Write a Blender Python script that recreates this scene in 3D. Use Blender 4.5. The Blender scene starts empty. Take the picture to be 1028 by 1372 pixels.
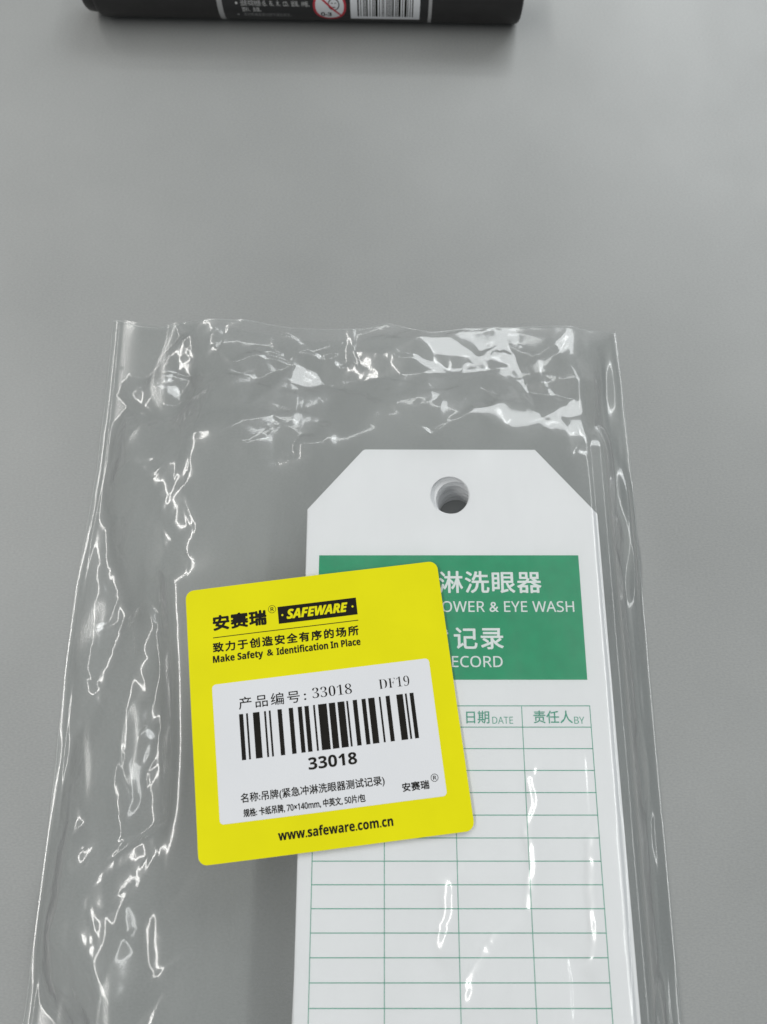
import bpy, bmesh, math, random
import numpy as np
from math import radians as R

# ------------------------------------------------------------------ camera, light, exposure
sc = bpy.context.scene
col = sc.collection
MM = 0.001
CAM_H = 189.5            # mm above the desk
TILT = R(15.7)           # away from straight down
FPX, CX, CY = 990.0, 514.0, 686.0

cam = bpy.data.cameras.new('camera')
cam.sensor_fit = 'VERTICAL'
cam.sensor_height = 36.0
cam.sensor_width = 27.0
cam.lens = 36.0 * FPX / 1372.0
cam.clip_start = 0.005
cam.clip_end = 50.0
cam.dof.use_dof = True
cam.dof.focus_distance = 0.180
cam.dof.aperture_fstop = 15.0
cam_ob = bpy.data.objects.new('camera', cam)
col.objects.link(cam_ob)
cam_ob.location = (0, 0, CAM_H * MM)
cam_ob.rotation_euler = (TILT, 0, 0)
sc.camera = cam_ob

world = bpy.data.worlds.new('World')
sc.world = world
world.use_nodes = True
wb = world.node_tree.nodes['Background']
wb.inputs[0].default_value = (0.93, 0.97, 1.0, 1)
wb.inputs[1].default_value = 0.23

def area_lamp(name, loc, sx, sy, power, color, target=None):
    l = bpy.data.lights.new(name, 'AREA')
    l.shape = 'RECTANGLE'
    l.size, l.size_y = sx, sy
    l.energy = power
    l.color = color
    o = bpy.data.objects.new(name, l)
    col.objects.link(o)
    o.location = loc
    if target is not None:
        import mathutils
        d = mathutils.Vector(target) - mathutils.Vector(loc)
        o.rotation_euler = d.to_track_quat('-Z', 'Y').to_euler()
    return o

# rows of ceiling tubes running away from the viewer, as in an office
area_lamp('ceiling_lamp', (-1.35, 0.35, 1.9), 0.22, 3.8, 34, (1.0, 0.98, 0.95))
area_lamp('ceiling_lamp', (1.45, 0.35, 1.9), 0.24, 3.8, 18, (0.98, 1.0, 0.99))
area_lamp('ceiling_lamp', (-0.1, 2.6, 1.9), 1.5, 0.25, 7, (0.97, 1.0, 0.99))
# daylight window beyond the desk, to the right
area_lamp('window_light', (1.35, 2.5, 1.9), 2.2, 1.6, 48, (0.95, 0.985, 1.0), (0, 0.1, 0))

vs = sc.view_settings
vs.view_transform = 'Standard'
vs.look = 'None'
vs.exposure = 0.14
vs.gamma = 1.0
sc.cycles.max_bounces = 12
sc.cycles.diffuse_bounces = 8
sc.cycles.transparent_max_bounces = 24
sc.cycles.use_denoising = True
sc.cycles.sample_clamp_indirect = 6.0

rng = np.random.default_rng(7)
random.seed(7)

# ------------------------------------------------------------------ helpers
def link(name, me, mat, parent=None):
    o = bpy.data.objects.new(name, me)
    col.objects.link(o)
    if mat is not None and not me.materials:
        me.materials.append(mat)
    if parent is not None:
        o.parent = parent
    return o

def mesh(name, verts_mm, faces, smooth=False):
    me = bpy.data.meshes.new(name)
    v = np.asarray(verts_mm, dtype=float) * MM
    me.from_pydata([tuple(p) for p in v], [], faces)
    if smooth:
        me.polygons.foreach_set('use_smooth', [True] * len(me.polygons))
    me.update()
    return me

def tag(o, label=None, cat=None, group=None, kind=None):
    if label: o['label'] = label
    if cat: o['category'] = cat
    if group: o['group'] = group
    if kind: o['kind'] = kind
    return o

def empty(name, loc_mm=(0, 0, 0), rz=0.0):
    o = bpy.data.objects.new(name, None)
    o.empty_display_size = 0.01
    col.objects.link(o)
    o.location = tuple(c * MM for c in loc_mm)
    o.rotation_euler = (0, 0, rz)
    return o

def on_plane(x, y, z):
    """where the sight line through a point of the photo meets the level z (mm)"""
    d = ((x - CX) / FPX, -(y - CY) / FPX, -1.0)
    c, s = math.cos(TILT), math.sin(TILT)
    d = (d[0], c * d[1] - s * d[2], s * d[1] + c * d[2])
    t = (z - CAM_H) / d[2]
    return d[0] * t, d[1] * t

def smooth(a, b, x):
    t = np.clip((np.asarray(x, dtype=float) - a) / (b - a), 0, 1)
    return t * t * (3 - 2 * t)

# ------------------------------------------------------------------ materials
def new_mat(name):
    m = bpy.data.materials.new(name)
    m.use_nodes = True
    nt = m.node_tree
    return m, nt, nt.nodes['Principled BSDF']

def mottled(name, colr, rough=0.5, scale=60.0, amount=0.06, bump=0.0, bscale=3000.0, spec=0.5, bdist=0.00005):
    """a plain colour with slight blotches of wear and a fine relief"""
    m, nt, p = new_mat(name)
    tc = nt.nodes.new('ShaderNodeTexCoord')
    n = nt.nodes.new('ShaderNodeTexNoise')
    n.inputs['Scale'].default_value = scale
    n.inputs['Detail'].default_value = 6
    nt.links.new(tc.outputs['Object'], n.inputs['Vector'])
    ramp = nt.nodes.new('ShaderNodeValToRGB')
    lo = [max(0, c * (1 - amount)) for c in colr]
    hi = [min(1, c * (1 + amount)) for c in colr]
    ramp.color_ramp.elements[0].position = 0.3
    ramp.color_ramp.elements[1].position = 0.7
    ramp.color_ramp.elements[0].color = (*lo, 1)
    ramp.color_ramp.elements[1].color = (*hi, 1)
    nt.links.new(n.outputs['Fac'], ramp.inputs['Fac'])
    nt.links.new(ramp.outputs['Color'], p.inputs['Base Color'])
    p.inputs['Roughness'].default_value = rough
    p.inputs['Specular IOR Level'].default_value = spec
    if bump:
        b = nt.nodes.new('ShaderNodeTexNoise')
        b.inputs['Scale'].default_value = bscale
        b.inputs['Detail'].default_value = 4
        nt.links.new(tc.outputs['Object'], b.inputs['Vector'])
        bn = nt.nodes.new('ShaderNodeBump')
        bn.inputs['Strength'].default_value = bump
        bn.inputs['Distance'].default_value = bdist
        nt.links.new(b.outputs['Fac'], bn.inputs['Height'])
        nt.links.new(bn.outputs['Normal'], p.inputs['Normal'])
    return m

def desk_material():
    m, nt, p = new_mat('grey_laminate')
    tc = nt.nodes.new('ShaderNodeTexCoord')
    def noise(scale, detail, stretch=(1, 1, 1)):
        mp = nt.nodes.new('ShaderNodeMapping')
        mp.inputs['Scale'].default_value = stretch
        nt.links.new(tc.outputs['Object'], mp.inputs['Vector'])
        n = nt.nodes.new('ShaderNodeTexNoise')
        n.inputs['Scale'].default_value = scale
        n.inputs['Detail'].default_value = detail
        nt.links.new(mp.outputs['Vector'], n.inputs['Vector'])
        return n.outputs['Fac']
    fine = noise(1400, 5, (1, 2.0, 1))
    broad = noise(18, 4)
    mix = nt.nodes.new('ShaderNodeMath'); mix.operation = 'MULTIPLY_ADD'
    mix.inputs[1].default_value = 0.55
    nt.links.new(fine, mix.inputs[0])
    sc2 = nt.nodes.new('ShaderNodeMath'); sc2.operation = 'MULTIPLY'; sc2.inputs[1].default_value = 0.45
    nt.links.new(broad, sc2.inputs[0]); nt.links.new(sc2.outputs[0], mix.inputs[2])
    ramp = nt.nodes.new('ShaderNodeValToRGB')
    ramp.color_ramp.elements[0].position = 0.25
    ramp.color_ramp.elements[1].position = 0.75
    ramp.color_ramp.elements[0].color = (0.242, 0.250, 0.245, 1)
    ramp.color_ramp.elements[1].color = (0.340, 0.347, 0.340, 1)
    nt.links.new(mix.outputs[0], ramp.inputs['Fac'])
    nt.links.new(ramp.outputs['Color'], p.inputs['Base Color'])
    rr = nt.nodes.new('ShaderNodeMapRange')
    rr.inputs['From Min'].default_value = 0.3; rr.inputs['From Max'].default_value = 0.7
    rr.inputs['To Min'].default_value = 0.36; rr.inputs['To Max'].default_value = 0.46
    nt.links.new(noise(26, 6, (1, 0.6, 1)), rr.inputs['Value'])
    nt.links.new(rr.outputs[0], p.inputs['Roughness'])
    p.inputs['Specular IOR Level'].default_value = 0.5
    bn = nt.nodes.new('ShaderNodeBump')
    bn.inputs['Strength'].default_value = 0.35
    bn.inputs['Distance'].default_value = 0.00006
    nt.links.new(fine, bn.inputs['Height'])
    nt.links.new(bn.outputs['Normal'], p.inputs['Normal'])
    return m

def film_material(name, haze=0.03, rough=0.125, gain=2.7):
    """thin clear polythene: passes the light straight through, mirrors a little of it on both faces"""
    m = bpy.data.materials.new(name)
    m.use_nodes = True
    nt = m.node_tree
    nt.nodes.clear()
    out = nt.nodes.new('ShaderNodeOutputMaterial')
    tr = nt.nodes.new('ShaderNodeBsdfTransparent')
    tr.inputs[0].default_value = (0.994, 1.0, 0.997, 1)
    df = nt.nodes.new('ShaderNodeBsdfDiffuse')
    df.inputs[0].default_value = (0.85, 0.88, 0.87, 1)
    tl = nt.nodes.new('ShaderNodeBsdfTranslucent')
    tl.inputs[0].default_value = (0.95, 0.97, 0.96, 1)
    hz = nt.nodes.new('ShaderNodeMixShader'); hz.inputs[0].default_value = 0.5
    nt.links.new(df.outputs[0], hz.inputs[1]); nt.links.new(tl.outputs[0], hz.inputs[2])
    g1 = nt.nodes.new('ShaderNodeBsdfGlossy')
    g1.inputs['Roughness'].default_value = rough
    g2 = nt.nodes.new('ShaderNodeBsdfGlossy')
    g2.inputs['Roughness'].default_value = 0.36
    # Schlick's law, the same from either side of the film
    lw = nt.nodes.new('ShaderNodeLayerWeight'); lw.inputs['Blend'].default_value = 0.5
    pw = nt.nodes.new('ShaderNodeMath'); pw.operation = 'POWER'; pw.inputs[1].default_value = 5.0
    nt.links.new(lw.outputs['Facing'], pw.inputs[0])
    fr = nt.nodes.new('ShaderNodeMath'); fr.operation = 'MULTIPLY_ADD'
    fr.inputs[1].default_value = 0.96; fr.inputs[2].default_value = 0.04
    nt.links.new(pw.outputs[0], fr.inputs[0])
    mul = nt.nodes.new('ShaderNodeMath'); mul.operation = 'MULTIPLY'; mul.use_clamp = True
    mul.inputs[1].default_value = gain
    nt.links.new(fr.outputs[0], mul.inputs[0])
    gm = nt.nodes.new('ShaderNodeMixShader'); gm.inputs[0].default_value = 0.30
    nt.links.new(g1.outputs[0], gm.inputs[1]); nt.links.new(g2.outputs[0], gm.inputs[2])
    body = nt.nodes.new('ShaderNodeMixShader'); body.inputs[0].default_value = haze
    # scuffs: the film is a little cloudier in streaks
    tc = nt.nodes.new('ShaderNodeTexCoord')
    mp = nt.nodes.new('ShaderNodeMapping'); mp.inputs['Scale'].default_value = (1, 0.3, 1)
    ns = nt.nodes.new('ShaderNodeTexNoise'); ns.inputs['Scale'].default_value = 110; ns.inputs['Detail'].default_value = 5
    nt.links.new(tc.outputs['Object'], mp.inputs['Vector']); nt.links.new(mp.outputs[0], ns.inputs['Vector'])
    mr = nt.nodes.new('ShaderNodeMapRange')
    mr.inputs['From Min'].default_value = 0.35; mr.inputs['From Max'].default_value = 0.75
    mr.inputs['To Min'].default_value = haze * 0.6; mr.inputs['To Max'].default_value = haze * 1.9
    nt.links.new(ns.outputs['Fac'], mr.inputs['Value']); nt.links.new(mr.outputs[0], body.inputs[0])
    nt.links.new(tr.outputs[0], body.inputs[1]); nt.links.new(hz.outputs[0], body.inputs[2])
    top = nt.nodes.new('ShaderNodeMixShader')
    nt.links.new(mul.outputs[0], top.inputs[0])
    nt.links.new(body.outputs[0], top.inputs[1]); nt.links.new(gm.outputs[0], top.inputs[2])
    nt.links.new(top.outputs[0], out.inputs['Surface'])
    return m

M_DESK = desk_material()
M_FILM = film_material('clear_film', haze=0.05)
M_FILM_B = film_material('clear_film_back', haze=0.02, gain=1.3)
M_SEAL = film_material('heat_seal_film', haze=0.10, rough=0.2, gain=2.0)
M_CARD = mottled('white_card', (0.83, 0.835, 0.845), 0.6, 40, 0.015, 0.15, 5000, 0.25)
M_GREEN = mottled('green_ink', (0.001, 0.300, 0.132), 0.6, 300, 0.07, 0, 3000, 0.2)
M_GREEN_LINE = mottled('green_line_ink', (0.05, 0.33, 0.22), 0.5, 400, 0.12)
M_WHITE_INK = mottled('unprinted_white', (0.80, 0.84, 0.83), 0.5, 200, 0.02)
M_YELLOW = mottled('yellow_paper', (0.76, 0.715, 0.004), 0.6, 90, 0.025, 0.1, 4000, 0.12)
M_BLACK = mottled('black_ink', (0.010, 0.009, 0.007), 0.6, 500, 0.2, 0, 3000, 0.15)
M_LABEL = mottled('label_paper', (0.72, 0.73, 0.75), 0.6, 60, 0.015, 0.12, 5000, 0.25)
M_PEN = mottled('black_plastic', (0.014, 0.013, 0.013), 0.42, 300, 0.15, 0.1, 2500)
M_PEN_PRINT = mottled('black_wrap_print', (0.016, 0.016, 0.017), 0.30, 200, 0.1)
M_RING = mottled('white_plastic', (0.36, 0.36, 0.36), 0.4, 300, 0.05)
M_GREY_INK = mottled('faint_grey_ink', (0.26, 0.26, 0.26), 0.5, 300, 0.1)
M_PALE_INK = mottled('pale_ink', (0.58, 0.58, 0.57), 0.5, 300, 0.05)
M_RED = mottled('red_ink', (0.50, 0.03, 0.05), 0.4, 300, 0.05)

# ------------------------------------------------------------------ desk
dv = [(-800, -350, 0), (800, -350, 0), (800, 700, 0), (-800, 700, 0),
      (-800, -350, -25), (800, -350, -25), (800, 700, -25), (-800, 700, -25)]
df_ = [(0, 1, 2, 3), (7, 6, 5, 4), (0, 4, 5, 1), (1, 5, 6, 2), (2, 6, 7, 3), (3, 7, 4, 0)]
desk = link('desk_top', mesh('desk_top', dv, df_), M_DESK)
tag(desk, 'grey laminate desk top with fine grain', 'desk', kind='structure')

# ------------------------------------------------------------------ flat print
SANS, SANS_B, SANS_BI, SERIF = (0x1D5A0, 0x1D5BA, 0x1D7E2), (0x1D5D4, 0x1D5EE, 0x1D7EC), (0x1D63C, 0x1D656, 0), (0x1D400, 0x1D41A, 0x1D7CE)

def style(s, st):
    if not st: return s
    up, lo, dg = st
    o = ''
    for c in s:
        if 'A' <= c <= 'Z': o += chr(up + ord(c) - 65)
        elif 'a' <= c <= 'z': o += chr(lo + ord(c) - 97)
        elif '0' <= c <= '9' and dg: o += chr(dg + ord(c) - 48)
        else: o += c
    return o

def text_flat(body, box, st=None, bold=0.0, thin=0.0, space=1.0, shear=0.0):
    """verts (mm) and faces of a line of lettering fitted to box = (x0, y0, x1, y1)"""
    c = bpy.data.curves.new('lettering', 'FONT')
    c.body = style(body, st)
    c.size = 1.0
    c.space_character = space
    c.resolution_u = 3
    c.offset = thin
    c.shear = shear
    o = bpy.data.objects.new('lettering', c)
    col.objects.link(o)
    bpy.context.view_layer.update()
    me = bpy.data.meshes.new_from_object(o)
    v = np.array([q.co[:2] for q in me.vertices])
    f = [tuple(p.vertices) for p in me.polygons]
    bpy.data.objects.remove(o)
    bpy.data.curves.remove(c)
    bpy.data.meshes.remove(me)
    lo, hi = v.min(0), v.max(0)
    x0, y0, x1, y1 = box
    b = bold / 2
    v = (v - lo) / (hi - lo) * np.array([x1 - x0 - bold, y1 - y0 - bold]) + np.array([x0 + b, y0 + b])
    if bold <= 0:
        return np.c_[v, np.zeros(len(v))], f
    V, F = [], []
    for k in range(6):
        a = k * math.pi / 3
        off = len(V) * 0
        n0 = sum(len(q) for q in V)
        V.append(np.c_[v + b * np.array([math.cos(a), math.sin(a)]), np.full(len(v), 0.004 * k)])
        F += [tuple(i + n0 for i in q) for q in f]
    return np.concatenate(V), F

def rects_flat(rects, ndiv=1):
    V, F = [], []
    for (x0, y0, x1, y1) in rects:
        nx = max(1, int((x1 - x0) / 2.0)); ny = max(1, int((y1 - y0) / 2.0))
        b = len(V)
        for j in range(ny + 1):
            for i in range(nx + 1):
                V.append((x0 + (x1 - x0) * i / nx, y0 + (y1 - y0) * j / ny, 0))
        for j in range(ny):
            for i in range(nx):
                a = b + j * (nx + 1) + i
                F.append((a, a + 1, a + nx + 2, a + nx + 1))
    return np.array(V, dtype=float), F

def disc_flat(cx, cy, r0, r1, n=28):
    V, F = [], []
    if r0 <= 0:
        V = [(cx, cy, 0)]
        m = max(1, int(r1 / 0.6))
        for k in range(1, m + 1):
            V += [(cx + r1 * k / m * math.cos(2 * math.pi * i / n), cy + r1 * k / m * math.sin(2 * math.pi * i / n), 0) for i in range(n)]
        F = [(0, 1 + i, 1 + (i + 1) % n) for i in range(n)]
        for k in range(m - 1):
            a, b = 1 + k * n, 1 + (k + 1) * n
            F += [(a + i, b + i, b + (i + 1) % n, a + (i + 1) % n) for i in range(n)]
    else:
        for i in range(n):
            a = 2 * math.pi * i / n
            V += [(cx + r0 * math.cos(a), cy + r0 * math.sin(a), 0), (cx + r1 * math.cos(a), cy + r1 * math.sin(a), 0)]
        F = [(2 * i, 2 * i + 1, (2 * i + 3) % (2 * n), (2 * i + 2) % (2 * n)) for i in range(n)]
    return np.array(V, dtype=float), F

def join(*parts):
    V, F, n = [], [], 0
    for v, f in parts:
        V.append(v); F += [tuple(i + n for i in q) for q in f]; n += len(v)
    return np.concatenate(V), F

def registered(cx, cy, r, w):
    return join(disc_flat(cx, cy, r - w, r), text_flat('R', (cx - r * .38, cy - r * .5, cx + r * .45, cy + r * .5), SANS, w * 0.5))

# ------------------------------------------------------------------ the stack of record tags
CARD_T, BASE_Z, NCARD = 0.30, 0.22, 50
CARD_X, CARD_Y = 16.45, -4.8                       # centre of the 70 x 140 tag
STACK_TOP = BASE_Z + NCARD * CARD_T

def card_outline():
    hw, ht = 34.95, 70.0
    return [(-hw, -ht), (hw, -ht), (hw, ht - 15.6), (hw - 13.5, ht), (-hw + 13.6, ht), (-hw, ht - 15.5)]

def card_mesh(name):
    bm = bmesh.new()
    hx, hy, hr, n = -0.05, 70.0 - 11.9, 4.85, 40
    outer = [bm.verts.new((x * MM, y * MM, 0)) for x, y in card_outline()]
    inner = [bm.verts.new(((hx + hr * math.cos(2 * math.pi * i / n)) * MM, (hy + hr * math.sin(2 * math.pi * i / n)) * MM, 0)) for i in range(n)]
    es = [bm.edges.new((outer[i], outer[(i + 1) % 6])) for i in range(6)] + [bm.edges.new((inner[i], inner[(i + 1) % n])) for i in range(n)]
    bmesh.ops.triangle_fill(bm, use_beauty=True, use_dissolve=False, edges=es)
    ext = bmesh.ops.extrude_face_region(bm, geom=list(bm.faces))
    bmesh.ops.translate(bm, vec=(0, 0, CARD_T * MM * 0.94), verts=[g for g in ext['geom'] if isinstance(g, bmesh.types.BMVert)])
    bmesh.ops.recalc_face_normals(bm, faces=list(bm.faces))
    me = bpy.data.meshes.new(name)
    bm.to_mesh(me); bm.free()
    return me

card_me = card_mesh('record_tag')
card_me.materials.append(M_CARD)
drift = np.cumsum(rng.normal(0, 0.10, (NCARD, 2)), axis=0)
for k in range(NCARD):
    t = 1 - k / (NCARD - 1)                         # 1 at the bottom, 0 at the top
    g2 = smooth(0.07, 0.10, t) * (1 - smooth(0.30, 0.33, t))
    g3 = smooth(0.30, 0.33, t) * (1 - smooth(0.55, 0.60, t))
    g4 = smooth(0.55, 0.60, t)
    dx = 1.5 * g2 + 0.7 * g3 + (1.9 + 0.8 * t) * g4
    dy = -0.9 * g2 - 0.4 * g3 - 1.3 * g4 - 0.3 * t
    rz = 0.002 * g2 - 0.024 * g3 - 0.004 * g4
    if k == NCARD - 1:
        break
    o = link('record_tag', card_me, None)
    o.location = ((CARD_X + dx + random.gauss(0, .17)) * MM, (CARD_Y + dy + random.gauss(0, .15)) * MM, (BASE_Z + k * CARD_T) * MM)
    o.rotation_euler = (0, 0, rz + random.gauss(0, .0010))
    tag(o, 'white card tag in the stack underneath the printed top tag', 'tag', 'white tags stacked in the bag')

top = empty('record_tag', (CARD_X, CARD_Y, STACK_TOP - CARD_T))
tag(top, 'white punched tag with green heading and ruled form, topmost of the stack', 'tag', 'white tags stacked in the bag')
link('card', card_me, None, top)
zt = CARD_T * 0.94

def on_card(vf, lift):
    v, f = vf
    v = v.copy()
    v[:, 0] -= CARD_X; v[:, 1] -= CARD_Y; v[:, 2] += zt + lift
    return v, f

def card_print(name, vf, mat, parent, lift=0.02):
    v, f = on_card(vf, lift)
    return link(name, mesh(name, v, f), mat, parent)

panel = card_print('green_heading', rects_flat([(-15.5, 8.85, 46.95, 38.15)]), M_GREEN, top, 0.015)
W = 0.10
for args in [
    ('紧急冲', (-5.74, 28.95, 12.4, 34.31), None, 0.12, 0, 1.07),
    ('淋洗眼器', (13.19, 28.95, 37.67, 34.31), None, 0.20, 0, 1.07),
    ('EMERGENCY SH', (-14.3, 24.51, 13.45, 27.06), SANS, 0.0, 0, 1.0),
    ('OWER & EYE WASH', (13.82, 24.45, 45.08, 27.06), SANS, 0.05, 0, 1.0),
    ('测试', (3.3, 15.77, 15.2, 20.86), None, 0.15, 0, 1.12),
    ('记录', (16.43, 15.77, 28.07, 20.86), None, 0.20, 0, 1.12),
    ('TEST R', (3.0, 11.68, 15.5, 14.26), SANS, 0.0, 0, 1.0),
    ('ECORD', (15.84, 11.68, 27.62, 14.26), SANS, 0.05, 0, 1.0)]:
    card_print('lettering', text_flat(args[0], args[1], args[2], args[3], args[4], args[5]), M_WHITE_INK, panel, 0.035)

colx = [-15.45, 0.18, 15.92, 31.5, 47.05]
rowy = [3.04, -1.62] + [-1.62 - 4.64 * i for i in range(1, 16)]
lines = [(colx[0] - .1, y - 0.095, colx[-1] + .1, y + 0.095) for y in rowy]
grid = card_print('form_grid', rects_flat(lines), M_GREEN_LINE, top, 0.015)
card_print('form_column_rules', rects_flat([(x - 0.085, rowy[-1], x + 0.085, rowy[0]) for x in colx]), M_GREEN_LINE, grid, 0.022)
for sh in (0.0, -31.35):
    card_print('lettering', text_flat('日期', (18.80 + sh, -0.85, 24.06 + sh, 1.95), None, 0.06), M_GREEN_LINE, grid, 0.02)
    card_print('lettering', text_flat('DATE', (24.70 + sh, -0.88, 29.40 + sh, 0.65), SANS), M_GREEN_LINE, grid, 0.02)
    card_print('lettering', text_flat('责任人', (34.07 + sh, -0.80, 42.96 + sh, 2.01), None, 0.06), M_GREEN_LINE, grid, 0.02)
    card_print('lettering', text_flat('BY', (43.29 + sh, -0.88, 45.60 + sh, 0.65), SANS), M_GREEN_LINE, grid, 0.02)

# ------------------------------------------------------------------ product label stuck on the bag
ST_C, ST_A, ST_S = (-13.59, 3.06), R(6.9), 30.1

def st_height(x, y):
    """height (mm) of the label's underside; it sags a little where it leaves the tags"""
    x = np.asarray(x, dtype=float); y = np.asarray(y, dtype=float)
    sag = 0.0010 * np.clip(-x - 18, 0, None) ** 2
    curl = 0.0006 * np.clip(y - 8, 0, None) ** 2 * 0.6
    return 15.98 - sag + curl + 0.16 * np.sin(x * 0.16 + 1.0) * np.sin(y * 0.11)

def st_world(v):
    c, s = math.cos(ST_A), math.sin(ST_A)
    return v[:, 0] * c - v[:, 1] * s + ST_C[0], v[:, 0] * s + v[:, 1] * c + ST_C[1]

def st_drape(vf, lift):
    v, f = vf
    v = v.copy()
    x, y = st_world(v)
    v[:, 2] += st_height(x, y) + lift - 15.98
    return v, f

label = empty('product_label', (ST_C[0], ST_C[1], 15.98), ST_A)
tag(label, 'square yellow product label with barcode panel, stuck on the clear bag', 'label')

def rounded_sheet(hx0, hy0, hx1, hy1, r, step, thick):
    """a thin rounded rectangle, finely divided so that it can bend"""
    def edge(t):   # inset of the side at distance t from the corner
        return r - math.sqrt(max(0, r * r - (r - t) ** 2)) if t < r else 0.0
    H_ = hy1 - hy0
    ys = sorted(set([hy0 + r * (1 - math.cos(a)) for a in np.linspace(0, math.pi / 2, 8)] + list(np.linspace(hy0 + r, hy1 - r, int(H_ / step))) + [hy1 - r * (1 - math.cos(a)) for a in np.linspace(0, math.pi / 2, 8)]))
    ys = [y for i, y in enumerate(ys) if i == 0 or y - ys[i - 1] > 1e-4]
    nx = int((hx1 - hx0) / step)
    V, F = [], []
    for y in ys:
        ins = edge(min(y - hy0, hy1 - y))
        for i in range(nx + 1):
            V.append((hx0 + ins + (hx1 - hx0 - 2 * ins) * i / nx, y, thick))
    n = len(V); w = nx + 1; m = len(ys)
    V += [(x, y, 0) for x, y, z in V]
    for j in range(m - 1):
        for i in range(nx):
            a = j * w + i
            F.append((a, a + 1, a + w + 1, a + w))
            F.append((n + a, n + a + w, n + a + w + 1, n + a + 1))
    for i in range(nx):
        F.append((i, n + i, n + i + 1, i + 1))
        a = (m - 1) * w + i
        F.append((a, a + 1, n + a + 1, n + a))
    for j in range(m - 1):
        a = j * w
        F.append((a, a + w, n + a + w, n + a))
        a += nx
        F.append((a, n + a, n + a + w, a + w))
    return np.array(V, dtype=float), F

def st_part(name, vf, mat, parent, lift):
    v, f = st_drape(vf, lift)
    return link(name, mesh(name, v, f, False), mat, parent)

SH = 0.09
sheet = st_part('yellow_sheet', rounded_sheet(-ST_S, -ST_S, ST_S, ST_S, 2.0, 1.5, SH), M_YELLOW, label, 0)
white = st_part('white_panel', rounded_sheet(-25.0, -22.35, 25.1, 7.65, 0.9, 1.5, 0.03), M_LABEL, label, SH + 0.005)
L1 = SH + 0.02
L2 = SH + 0.05
st_part('brand_lettering', text_flat('安赛瑞', (-24.0, 19.85, -11.3, 23.5), None, 0.32, 0, 1.06), M_BLACK, sheet, L1)
st_part('registered_mark', registered(-9.89, 23.3, 0.92, 0.10), M_BLACK, sheet, L1)
blk = st_part('brand_block', rects_flat([(-8.57, 19.68, 9.97, 23.66)]), M_BLACK, sheet, L1)
st_part('block_lettering', text_flat('SAFEWARE', (-6.62, 20.55, 7.86, 22.85), SANS_BI, 0.16, 0, 0.98, 0.06), M_YELLOW, sheet, L1 + 0.03)
st_part('block_dot', disc_flat(-7.59, 21.62, 0, 0.24, 16), M_YELLOW, sheet, L1 + 0.03)
st_part('block_dot', disc_flat(8.97, 21.66, 0, 0.24, 16), M_YELLOW, sheet, L1 + 0.03)
st_part('rule', rects_flat([(-24.1, 18.22, 9.97, 18.40)]), M_BLACK, sheet, L1)
st_part('slogan_lettering', text_flat('致力于创造安全有序的场所', (-24.3, 14.85, 9.8, 17.2), None, 0.17, 0, 1.24), M_BLACK, sheet, L1)
# the bold letters come from one face; the ampersand is set in the plain one
st_part('slogan_lettering', text_flat('Make Safety', (-24.43, 12.05, -12.75, 14.25), SANS_B, 0.07), M_BLACK, sheet, L1)
st_part('slogan_lettering', text_flat('&', (-11.9, 12.62, -10.4, 14.12), SANS, 0.10), M_BLACK, sheet, L1)
st_part('slogan_lettering', text_flat('Identification In Place', (-9.65, 12.55, 9.9, 14.28), SANS_B, 0.07), M_BLACK, sheet, L1)
st_part('web_address', text_flat('www.safeware.com.cn', (-12.5, -27.05, 12.64, -24.9), SANS_B, 0.07), M_BLACK, sheet, L1)

st_part('lettering', text_flat('产品编号', (-19.15, 1.40, -5.2, 4.15), None, 0.03, 0, 1.24), M_BLACK, white, L2)
st_part('lettering', text_flat(':', (-4.25, 1.75, -3.75, 3.2), None, 0.05), M_BLACK, white, L2)
st_part('lettering', text_flat('33018', (-2.3, 1.90, 6.73, 4.2), SERIF, 0, -0.016), M_BLACK, white, L2)
st_part('lettering', text_flat('DF19', (13.0, 2.10, 20.0, 4.35), SERIF, 0, -0.018), M_BLACK, white, L2)
bars = [(40, 62), (77, 87), (113, 148), (172, 182), (197, 207), (243, 266), (302, 325), (350, 372), (385, 408), (431, 441), (457, 503), (514, 548), (560, 597), (607, 617), (641, 664), (688, 710), (723, 757), (780, 790), (816, 838), (873, 908), (919, 929), (944, 965)]
b0, b1 = -19.25, 20.6
br = [(b0 + (p - 40) / 925 * (b1 - b0), -9.55, b0 + (q - 40) / 925 * (b1 - b0), 0.42) for p, q in bars]
for r_ in br:
    st_part('barcode_bar', rects_flat([r_]), M_BLACK, white, L2)
st_part('lettering', text_flat('33018', (-4.6, -13.35, 6.25, -10.75), SANS_B, 0.05), M_BLACK, white, L2)
st_part('lettering', text_flat('名称:吊牌(紧急冲淋洗眼器测试记录)', (-20.1, -18.75, 11.8, -16.45), None, 0.07), M_BLACK, white, L2)
st_part('lettering', text_flat('规格: 卡纸吊牌, 70×140mm, 中英文, 50片/包', (-19.7, -21.5, 7.2, -19.7), SANS, 0.09), M_BLACK, white, L2)
st_part('lettering', text_flat('安赛瑞', (15.5, -20.45, 21.5, -18.55), None, 0.10, 0, 1.05), M_BLACK, white, L2)
st_part('registered_mark', registered(22.86, -18.3, 0.85, 0.13), M_BLACK, white, L2)

# ------------------------------------------------------------------ clear plastic bag
BX0, BX1, BY0 = -79.0, 66.5, -96.0
NX, NY = 500, 680
top_px = [(150, 425), (176, 433), (203, 436), (237, 430), (250, 431), (292, 433), (322, 434), (359, 440), (392, 446), (480, 447), (516, 441), (552, 452), (574, 457), (619, 448), (664, 444), (708, 443), (753, 446), (789, 447), (822, 442)]
tp = np.array([on_plane(x, y, 2.5) for x, y in top_px])

def left_x(y):
    return np.interp(y, [-96, -65, -24, 11, 34, 64, 90, 111], [-80.5, -80.3, -79.6, -79.9, -79.6, -77.6, -77.4, -77.6])

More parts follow.
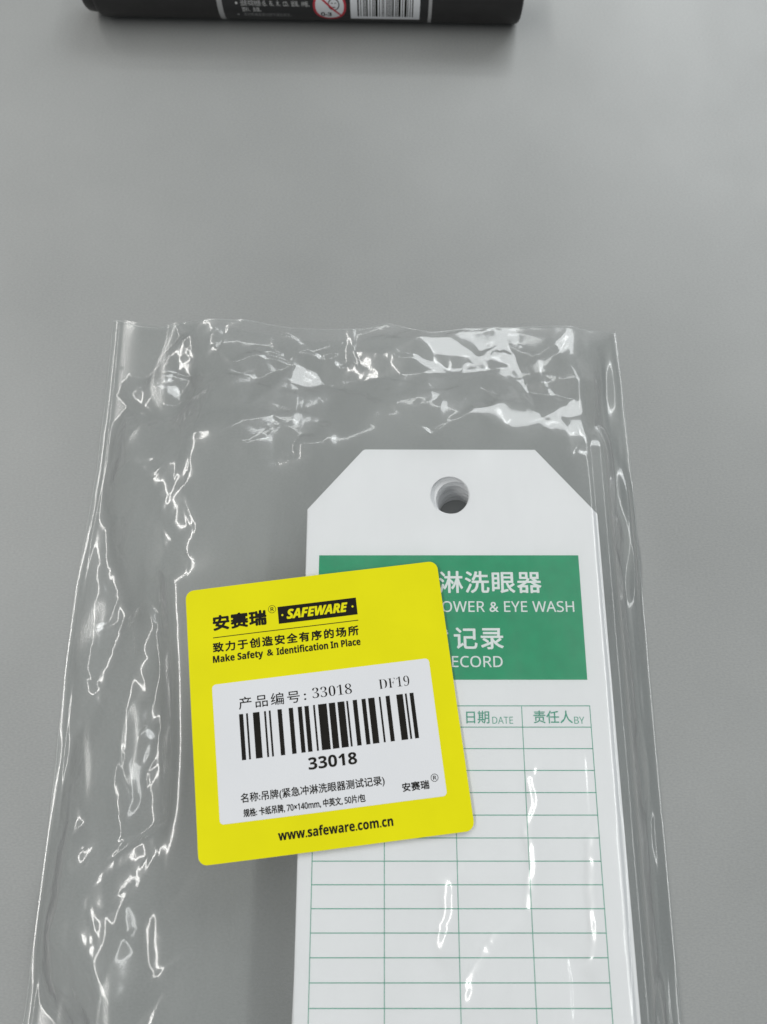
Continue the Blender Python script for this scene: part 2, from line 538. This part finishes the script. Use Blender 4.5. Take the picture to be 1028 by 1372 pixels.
def right_x(y):
    return np.interp(y, [-96, -50, -10, 30, 70, 107], [66.2, 66.4, 66.6, 66.8, 67.0, 66.4])

def field(lx, ly, shape=(NY + 1, NX + 1), dx=0.293, dy=0.302):
    """smooth random field of unit spread with the given grain (mm)"""
    n = rng.normal(0, 1, shape)
    ky = np.fft.fftfreq(shape[0], dy)[:, None]; kx = np.fft.fftfreq(shape[1], dx)[None, :]
    f = np.fft.fft2(n) * np.exp(-0.5 * ((2 * np.pi * kx * lx) ** 2 + (2 * np.pi * ky * ly) ** 2) * 0.5)
    r = np.real(np.fft.ifft2(f))
    return r / r.std()

def blur(a, s, dx=0.293, dy=0.302):
    ky = np.fft.fftfreq(a.shape[0], dy)[:, None]; kx = np.fft.fftfreq(a.shape[1], dx)[None, :]
    return np.real(np.fft.ifft2(np.fft.fft2(a) * np.exp(-0.5 * (2 * np.pi * s) ** 2 * (kx ** 2 + ky ** 2))))

u = np.linspace(0, 1, NX + 1)[None, :]
v = np.linspace(0, 1, NY + 1)[:, None]
Xg = BX0 + u * (BX1 - BX0) + 0 * v
Ytop = np.interp(Xg, tp[:, 0], tp[:, 1])
Yg = BY0 + v * (Ytop - BY0)
Xg = left_x(Yg) + u * (right_x(Yg) - left_x(Yg))

def rest_height(x, y):
    sx = smooth(-80, -47, x) ** 0.8 * (1 - smooth(50.5, 65.5, x))
    sy = 1 - 0.72 * smooth(63, 107, y)
    return 0.9 + 14.75 * sx * sy

creases = [
    [(174, 524), (189, 542), (200, 552), (211, 559)], [(198, 568), (203, 587), (211, 581)], [(237, 505), (240, 529), (245, 553)],
    [(285, 450), (277, 474), (263, 489), (264, 515), (268, 537), (268, 559), (248, 583)], [(235, 505), (248, 522), (253, 527), (257, 511), (251, 500)],
    [(324, 435), (307, 439), (300, 455), (296, 474)], [(344, 474), (359, 485), (388, 491), (403, 479), (400, 460), (385, 450)],
    [(409, 472), (425, 481), (447, 481)], [(394, 522), (394, 544), (381, 563), (359, 581), (337, 600)], [(433, 574), (418, 600), (410, 614)],
    [(231, 461), (218, 474), (207, 490)], [(170, 487), (179, 502)],
    [(512, 458), (534, 483), (552, 487), (570, 494), (597, 503), (619, 503), (641, 489), (655, 472), (673, 462), (695, 467), (713, 478), (726, 507), (740, 539), (749, 566), (760, 610), (769, 606)],
    [(675, 474), (677, 503), (673, 530), (655, 548), (632, 554), (610, 570), (585, 588)], [(574, 458), (619, 449), (664, 445)],
    [(814, 442), (793, 454), (782, 476), (778, 498)], [(440, 516), (467, 523), (485, 530), (498, 539)], [(449, 480), (458, 494), (471, 492)],
    [(130, 680), (140, 685), (146, 671)], [(157, 638), (180, 641), (189, 634), (208, 634)], [(208, 645), (231, 660)], [(110, 722), (129, 708), (147, 702)],
    [(139, 820), (127, 834), (120, 855), (122, 872)], [(151, 797), (150, 813)], [(168, 876), (171, 893)],
    [(123, 843), (120, 868), (115, 892), (105, 926)], [(101, 935), (102, 958), (101, 978), (105, 1001), (114, 996), (119, 1009), (124, 1001)],
    [(117, 935), (120, 963), (121, 993)],
    [(123, 939), (122, 956), (129, 954), (134, 969), (131, 984), (132, 1014), (134, 1023), (136, 1014), (156, 1031), (163, 1046), (165, 1040), (166, 1061), (178, 1085), (176, 1061), (177, 1035), (168, 1010)],
    [(150, 911), (145, 933), (149, 931), (150, 949), (156, 952), (154, 976), (162, 990), (168, 1003), (171, 988), (173, 958), (177, 927), (180, 954), (183, 958)],
    [(168, 877), (172, 892), (169, 913), (165, 933), (160, 958), (160, 980)],
    [(189, 978), (180, 1005), (180, 1040), (184, 1061), (186, 1087), (160, 1125), (165, 1140)], [(194, 1035), (195, 1057), (192, 1074)],
    [(86, 1038), (82, 1046)], [(72, 1078), (64, 1108)],
    [(92, 1110), (101, 1118), (106, 1139), (116, 1151), (113, 1162), (120, 1179), (129, 1151)], [(94, 1113), (83, 1155), (81, 1176), (90, 1196)],
    [(66, 1235), (67, 1207), (62, 1183), (68, 1183), (75, 1204), (83, 1220), (89, 1204)], [(95, 1230), (92, 1211), (101, 1202), (108, 1211), (95, 1230)],
    [(131, 1172), (138, 1190), (137, 1211), (144, 1225), (145, 1239)], [(160, 1169), (158, 1202), (169, 1208)],
    [(215, 1140), (207, 1112), (202, 1125), (206, 1148)], [(204, 1176), (218, 1199), (232, 1197), (228, 1183), (244, 1183), (242, 1190)],
    [(206, 1207), (214, 1239)], [(50, 1253), (57, 1281), (63, 1312)], [(76, 1327), (71, 1312), (67, 1321)],
    [(68, 1113), (62, 1148), (55, 1179)], [(81, 1118), (74, 1141), (66, 1158), (55, 1183)],
    [(622, 975), (637, 1029), (640, 1062), (637, 1110), (628, 1146)], [(637, 1116), (650, 1131), (652, 1149)], [(622, 1169), (611, 1182), (610, 1221), (604, 1242)],
    [(719, 1041), (719, 1092), (716, 1116), (724, 1152), (722, 1194), (718, 1224), (695, 1248), (670, 1257), (652, 1290), (638, 1317)],
    [(659, 1275), (665, 1284), (656, 1310)], [(689, 1278), (694, 1314)], [(799, 1125), (799, 1170), (803, 1230), (802, 1278)],
    [(848, 841), (859, 949), (862, 1022), (868, 1063)], [(875, 1113), (884, 1217)], [(868, 1140), (875, 1230), (889, 1267)],
]

# thin straight folds, mostly along the bag, between the traced ones
fine = []
for k in range(95):
    if k < 62:
        cx_, cy_, an = random.uniform(-76, -46), random.uniform(-80, 100), random.gauss(1.65, 0.30)
    else:
        cx_, cy_, an = random.uniform(-60, 55), random.uniform(74, 104), random.choice([random.gauss(1.57, 0.6), random.gauss(0.2, 0.5)])
    ln = random.uniform(4, 17)
    kink = random.gauss(0, 0.35)
    p0 = (cx_ - ln * math.cos(an), cy_ - ln * math.sin(an))
    p1 = (cx_ + ln * math.cos(an + kink), cy_ + ln * math.sin(an + kink))
    fine.append(np.array([p0, (cx_, cy_), p1]))

def ridge_field():
    out = np.zeros_like(Xg)
    wx = 0.10 * field(0.9, 0.9) + 0.55 * field(2.8, 2.8)
    wy = 0.10 * field(0.9, 0.9) + 0.55 * field(2.8, 2.8)
    for pl in creases + fine:
        thin = isinstance(pl, np.ndarray)
        pts = []
        for (x, y) in ([] if thin else pl):
            z = 10.0
            for _ in range(4):
                w = on_plane(x, y, z)
                z = float(rest_height(np.array(w[0]), np.array(w[1])))
            pts.append(w)
        pts = pl if thin else np.array(pts)
        onl = pts[:, 0].mean() < -40
        onc = pts[:, 0].mean() > -20 and pts[:, 1].mean() < 60
        if onc: wd, amp = random.uniform(2.1, 2.8), random.uniform(0.415, 0.45)
        elif onl: wd, amp = random.uniform(0.9, 1.5), random.uniform(0.15, 0.28)
        else: wd, amp = random.uniform(1.4, 2.2), random.uniform(0.24, 0.34)
        if pts[:, 0].mean() > 54: amp *= 0.4
        if thin: wd, amp = random.uniform(0.4, 0.8), random.uniform(0.12, 0.3)
        amp *= wd
        d2 = np.full(Xg.shape, 1e9)
        lo, hi = pts.min(0) - 11, pts.max(0) + 11
        wk = 0.25 if thin else (0.5 if onc else 1.0)
        msk = (Xg > lo[0]) & (Xg < hi[0]) & (Yg > lo[1]) & (Yg < hi[1])
        xs, ys = Xg[msk] + wx[msk] * wk, Yg[msk] + wy[msk] * wk
        best = np.full(xs.shape, 1e9)
        ox, oy = np.zeros(xs.shape), np.zeros(xs.shape)
        for a, b in zip(pts[:-1], pts[1:]):
            ab = b - a
            t = np.clip(((xs - a[0]) * ab[0] + (ys - a[1]) * ab[1]) / (ab @ ab + 1e-9), 0, 1)
            qx, qy = xs - a[0] - t * ab[0], ys - a[1] - t * ab[1]
            d2 = qx ** 2 + qy ** 2
            near = d2 < best
            best = np.where(near, d2, best); ox = np.where(near, qx, ox); oy = np.where(near, qy, oy)
        # a fold with one steep flank and one that runs out gently
        ex, ey = (-0.9, 0.42) if onc else ((-0.86, 0.5) if onl else (0.3, 0.95))
        face = 0.5 + 0.5 * (ox * ex + oy * ey) / np.sqrt(best + 0.04)
        w_ = wd * (3.0 + (0.85 - 3.0) * smooth(0.15, 0.85, face))
        g = amp * np.exp(-best / (w_ * w_))
        out[msk] = np.maximum(out[msk], g)
    return out

sxx, syy = Xg - ST_C[0], Yg - ST_C[1]
su = sxx * math.cos(ST_A) + syy * math.sin(ST_A)
sv = -sxx * math.sin(ST_A) + syy * math.cos(ST_A)
sd = np.maximum(np.abs(su), np.abs(sv)) - ST_S            # distance outside the label
under = 1 - smooth(0.2, 9.0, sd)

lft = 1 - smooth(-56, -38, Xg)
tpb = smooth(64, 80, Yg)
card_in = smooth(-22, -17, Xg) * (1 - smooth(50, 53, Xg)) * (1 - smooth(62, 67, Yg))
rgt = smooth(50, 56, Xg)
amp = 0.14 + 0.86 * np.maximum(lft * (1 - 0.45 * smooth(30, 50, Yg) * (1 - smooth(68, 85, Yg))), 0.46 * tpb)
amp = amp * (1 - rgt * 0.85)
amp = amp * (1 - card_in) + 0.10 * card_in
amp = amp * (1 - under)

n1 = np.abs(field(4.0, 11.0)); n2 = np.abs(field(2.4, 5.0)); n3 = np.abs(field(7.0, 9.0)); n4 = field(14, 22)
crum = 0.55 * (n1 - 0.8) + 0.26 * (n2 - 0.8) + 0.55 * (n3 - 0.8) + 1.3 * n4
def facets(h, sx_, sy_, jit):
    """the same relief broken into flat facets that meet in sharp folds, as thin film creases"""
    from mathutils import Vector
    from mathutils.geometry import delaunay_2d_cdt
    P, Hh = [], []
    j = 0
    y = -104.0
    while y < 122:
        x = -88.0 + (sx_ / 2 if j % 2 else 0)
        while x < 76:
            px_, py_ = x + random.uniform(-.5, .5) * sx_, y + random.uniform(-.5, .5) * sy_
            r_ = int(np.clip((py_ - BY0) / (108 - BY0) * NY, 0, NY)); c_ = int(np.clip((px_ - BX0) / (BX1 - BX0) * NX, 0, NX))
            P.append(Vector((px_, py_))); Hh.append(h[r_, c_] + random.gauss(0, jit))
            x += sx_
        y += sy_; j += 1
    vo, _, fo, ov, _, _ = delaunay_2d_cdt(P, [], [], 0, 1e-4)
    hh = [Hh[o[0]] for o in ov]
    out = np.zeros_like(h)
    gx, gy = Xg[0, :], Yg[:, NX // 2]
    for f in fo:
        a, b, c = (vo[i] for i in f)
        x0, x1 = min(a.x, b.x, c.x) - 3.5, max(a.x, b.x, c.x) + 3.5
        y0, y1 = min(a.y, b.y, c.y) - 3.5, max(a.y, b.y, c.y) + 3.5
        i0, i1 = np.searchsorted(gx, [x0, x1]); j0, j1 = np.searchsorted(gy, [y0, y1])
        if i1 <= i0 or j1 <= j0: continue
        X_, Y_ = Xg[j0:j1, i0:i1], Yg[j0:j1, i0:i1]
        d = (b.y - c.y) * (a.x - c.x) + (c.x - b.x) * (a.y - c.y)
        if abs(d) < 1e-9: continue
        u_ = ((b.y - c.y) * (X_ - c.x) + (c.x - b.x) * (Y_ - c.y)) / d
        v_ = ((c.y - a.y) * (X_ - c.x) + (a.x - c.x) * (Y_ - c.y)) / d
        w_ = 1 - u_ - v_
        m_ = (u_ >= -1e-6) & (v_ >= -1e-6) & (w_ >= -1e-6)
        out[j0:j1, i0:i1][m_] = (u_ * hh[f[0]] + v_ * hh[f[1]] + w_ * hh[f[2]])[m_]
    return out
crum = 0.20 * blur(crum, 0.5) + 0.72 * facets(crum, 7.5, 13.0, 0.35) + 0.46 * facets(crum * 0.6, 3.6, 6.5, 0.28)
crum = blur(crum, 0.22)
warp_x = blur(facets(4.0 * field(9, 14) + 2.2 * field(4, 6), 8.0, 12.0, 0.6), 0.4)
warp_y = blur(facets(5.0 * field(10, 8), 9.0, 8.0, 0.8), 0.4)
base = rest_height(Xg + warp_x * (1 - smooth(30, 50, Xg)) + 1.3 * field(3, 9) * smooth(52, 58, Xg), Yg + warp_y)
target = st_height(Xg, Yg) - 0.07
Z = base + amp * crum * (0.85 + 0.95 * lft)
ridges = ridge_field()
Z = Z + ridges * (1 - under)
# clamp over the tags, then follow the underside of the label
Z = Z * (1 - under) + target * under
# sealed edges lie down on the back film
de = np.minimum(Xg - left_x(Yg), right_x(Yg) - Xg)
lie = np.clip(de / (9.0 - 6.0 * rgt), 0, 1); lie = lie * lie * (3 - 2 * lie)
Z = 0.42 + (np.maximum(Z, 0.9) - 0.42) * lie + (0.20 - 0.13 * rgt) * np.exp(-((de - 2.2) / 0.45) ** 2)
fm = smooth(-36, -20.4, Xg) * (1 - smooth(54.2, 64.0, Xg)) * (1 - smooth(65.6, 86.0, Yg))
Zfloor = 0.42 + (STACK_TOP + 0.10 - 0.42) * fm
Z = np.maximum(Z, Zfloor + fm * (0.02 * n2 + 0.8 * ridges * (1 - under)))
Z = np.where(sd < 0.6, np.minimum(Z, target), Z)

def sheet_mesh(name, X, Y, Zz):
    n, m = X.shape
    V = np.stack([X, Y, Zz], -1).reshape(-1, 3) * MM
    idx = np.arange(n * m).reshape(n, m)
    F = np.stack([idx[:-1, :-1], idx[:-1, 1:], idx[1:, 1:], idx[1:, :-1]], -1).reshape(-1, 4)
    me = bpy.data.meshes.new(name)
    me.vertices.add(len(V)); me.vertices.foreach_set('co', V.ravel())
    me.loops.add(F.size); me.loops.foreach_set('vertex_index', F.ravel())
    me.polygons.add(len(F)); me.polygons.foreach_set('loop_start', np.arange(0, F.size, 4)); me.polygons.foreach_set('loop_total', np.full(len(F), 4))
    me.polygons.foreach_set('use_smooth', np.ones(len(F), dtype=bool))
    me.update(); me.validate()
    return me

bag = empty('plastic_bag')
tag(bag, 'crumpled clear plastic bag holding the stack of tags, open at its mouth', 'bag')
link('front_film', sheet_mesh('front_film', Xg, Yg, Z), M_FILM, bag)
s2 = (slice(None, None, 3), slice(None, None, 3))
bk = 0.10 + 0.45 * np.clip(amp, 0, 1) * np.clip(np.abs(field(5, 9)) - 0.7, 0, None) * lie * (1 - smooth(-30, -22, Xg) * (1 - smooth(60, 66, Yg)) * (1 - smooth(54, 58, Xg)))
bk = np.minimum(bk, np.maximum(0.10, Z - 0.25))
Yb = np.where(Yg > 60, Yg + 1.2 * smooth(60, 108, Yg) * np.sin(Xg * 0.07), Yg)
link('back_film', sheet_mesh('back_film', Xg[::2, ::2], Yb[::2, ::2], bk[::2, ::2]), M_FILM_B, bag)

def bead(name, side):
    ys = np.linspace(BY0, 108, 220)
    V, F, n = [], [], 6
    for y in ys:
        x = float(left_x(y) + 0.1 if side < 0 else right_x(y) - 0.1) + 0.08 * math.sin(y * 0.4)
        for i in range(n):
            a = 2 * math.pi * i / n
            V.append((x + 0.12 * math.cos(a), y, 0.28 + 0.10 * math.sin(a)))
    for j in range(len(ys) - 1):
        for i in range(n):
            F.append((j * n + i, j * n + (i + 1) % n, (j + 1) * n + (i + 1) % n, (j + 1) * n + i))
    return link(name, mesh(name, V, F, True), M_SEAL, bag)
def lip():
    V, F, n = [], [], 6
    for k in range(0, NX + 1, 2):
        for i in range(n):
            a = 2 * math.pi * i / n
            V.append((Xg[-1, k], Yg[-1, k] + 0.22 * math.cos(a), Z[-1, k] + 0.16 * math.sin(a)))
    for j in range(len(V) // n - 1):
        for i in range(n):
            F.append((j * n + i, j * n + (i + 1) % n, (j + 1) * n + (i + 1) % n, (j + 1) * n + i))
    return link('mouth_lip', mesh('mouth_lip', V, F, True), M_SEAL, bag)
lip()
bead('side_seal', -1)
bead('side_seal', 1)

# ------------------------------------------------------------------ marker pen
PR = 8.6
PEN_A = R(-1.3)
pen = empty('marker_pen', (-25, 223.7, 0), PEN_A)
tag(pen, 'black marker pen with printed barrel, lying on the desk beyond the bag', 'pen')

def lathe(name, prof, mat, parent, n=64):
    V, F = [], []
    for s, r in prof:
        for i in range(n):
            a = 2 * math.pi * i / n
            V.append((s, r * math.sin(a), PR + r * math.cos(a)))
    m = len(prof)
    for j in range(m - 1):
        for i in range(n):
            F.append((j * n + i, (j + 1) * n + i, (j + 1) * n + (i + 1) % n, j * n + (i + 1) % n))
    F.append(tuple(range(n))); F.append(tuple((m - 1) * n + i for i in reversed(range(n))))
    me = mesh(name, V, F, True)
    o = link(name, me, mat, parent)
    md = o.modifiers.new('edges', 'EDGE_SPLIT'); md.split_angle = R(40)
    return o

lathe('end_plug', [(-70.6, 5.6), (-70.2, 6.4), (-69.4, 7.0), (-67.0, 7.3), (-65.4, 7.4)], M_PEN, pen)
lathe('barrel_tail', [(-66.2, 7.9), (-65.8, 8.25), (-65.0, 8.45), (-40, 8.5), (-27.0, 8.5)], M_PEN, pen)
lathe('white_ring', [(-27.02, 8.52), (-27.0, 8.58), (-25.4, 8.58), (-25.38, 8.52)], M_RING, pen)
barrel = lathe('printed_barrel', [(-25.4, 8.4), (-25.38, 8.53), (0, 8.53), (39.3, 8.53), (39.32, 8.4)], M_PEN_PRINT, pen)
lathe('white_ring', [(39.28, 8.5), (39.3, 8.57), (40.35, 8.57), (40.37, 8.5)], M_RING, pen)
lathe('cap', [(40.35, 8.3), (40.37, 8.58), (60, 8.6), (67.2, 8.6), (68.2, 8.35), (68.7, 7.8), (68.9, 7.0)], M_PEN, pen)

def wrap(vf, r):
    """flat (along the pen, arc length downwards is negative) on to the barrel; y = 0 at the top line"""
    vv, f = vf
    a = -vv[:, 1] / 8.53
    rr = r + vv[:, 2]
    return np.stack([vv[:, 0], -rr * np.sin(a), PR + rr * np.cos(a)], -1), f

def arc(deg):
    return -8.53 * R(deg)

def pen_print(name, vf, mat, parent, lift):
    vv, f = wrap(vf, 8.53 + lift)
    return link(name, mesh(name, vv, f), mat, parent)

def strips(x0, d0, x1, d1, n=24):
    V, F = [], []
    for j in range(n + 1):
        y = arc(d0 + (d1 - d0) * j / n)
        V += [(x0, y, 0), (x1, y, 0)]
    F = [(2 * j, 2 * j + 1, 2 * j + 3, 2 * j + 2) for j in range(n)]
    return np.array(V, dtype=float), F

def pen_line(body, s0, s1, deg, h, mat, bold=0.0):
    y = arc(deg)
    pen_print('lettering', text_flat(body, (s0, y - h / 2, s1, y + h / 2), None, bold), mat, barrel, 0.02)
for deg in (79.5, 107):
    pen_print('bullet', disc_flat(-20.9, arc(deg), 0, 0.38, 14), M_PALE_INK if deg < 90 else M_GREY_INK, barrel, 0.02)
pen_line('适用书写材质: 纸、布、木、CD、玻璃、PP板、', -19.6, 2.0, 79.5, 1.75, M_PALE_INK)
pen_line('塑料、金属。', -19.4, -13.4, 93, 1.6, M_PALE_INK)
pen_line('请将笔帽盖紧以防干燥及挥发。', -19.2, -4.0, 107, 1.5, M_GREY_INK)
# age warning roundel
cy0 = arc(83)
pen_print('warning_disc', disc_flat(8.3, cy0, 0, 4.6, 48), M_LABEL, barrel, 0.02)
pen_print('warning_ring', disc_flat(8.3, cy0, 4.5, 5.2, 60), M_RED, barrel, 0.035)
pen_print('warning_face', join(disc_flat(9.6, cy0 + 0.5, 1.5, 1.8, 36), rects_flat([(8.8, cy0 + 0.8, 9.3, cy0 + 1.05), (9.9, cy0 + 0.8, 10.4, cy0 + 1.05), (9.1, cy0 - .45, 10.1, cy0 - .2)])), M_BLACK, barrel, 0.035)
pen_print('lettering', text_flat('0-3', (5.4, cy0 - 3.6, 8.8, cy0 - 2.0), SANS, 0.15), M_BLACK, barrel, 0.035)
sl = []
N_ = 16
for i in range(N_ + 1):
    t = -4.6 + 9.2 * i / N_
    c_, s_ = math.cos(R(-42)), math.sin(R(-42))
    for w_ in (-0.3, 0.3):
        sl.append((8.3 + t * c_ - w_ * s_, cy0 + t * s_ + w_ * c_, 0))
pen_print('warning_slash', (np.array(sl), [(2 * i, 2 * i + 2, 2 * i + 3, 2 * i + 1) for i in range(N_)]), M_RED, barrel, 0.05)
# barcode panel
bp = pen_print('barcode_panel', strips(14.8, 42, 36.6, 115), M_LABEL, barrel, 0.03)
x = 17.0
k = 0
pat = random.Random(5)
while x < 34.3:
    w_ = pat.choice([0.24, 0.24, 0.48, 0.72])
    pen_print('barcode_bar', strips(x, 62, min(x + w_, 34.5), 106, 12), M_BLACK, bp, 0.05)
    x += w_ + pat.choice([0.24, 0.24, 0.48, 0.6])
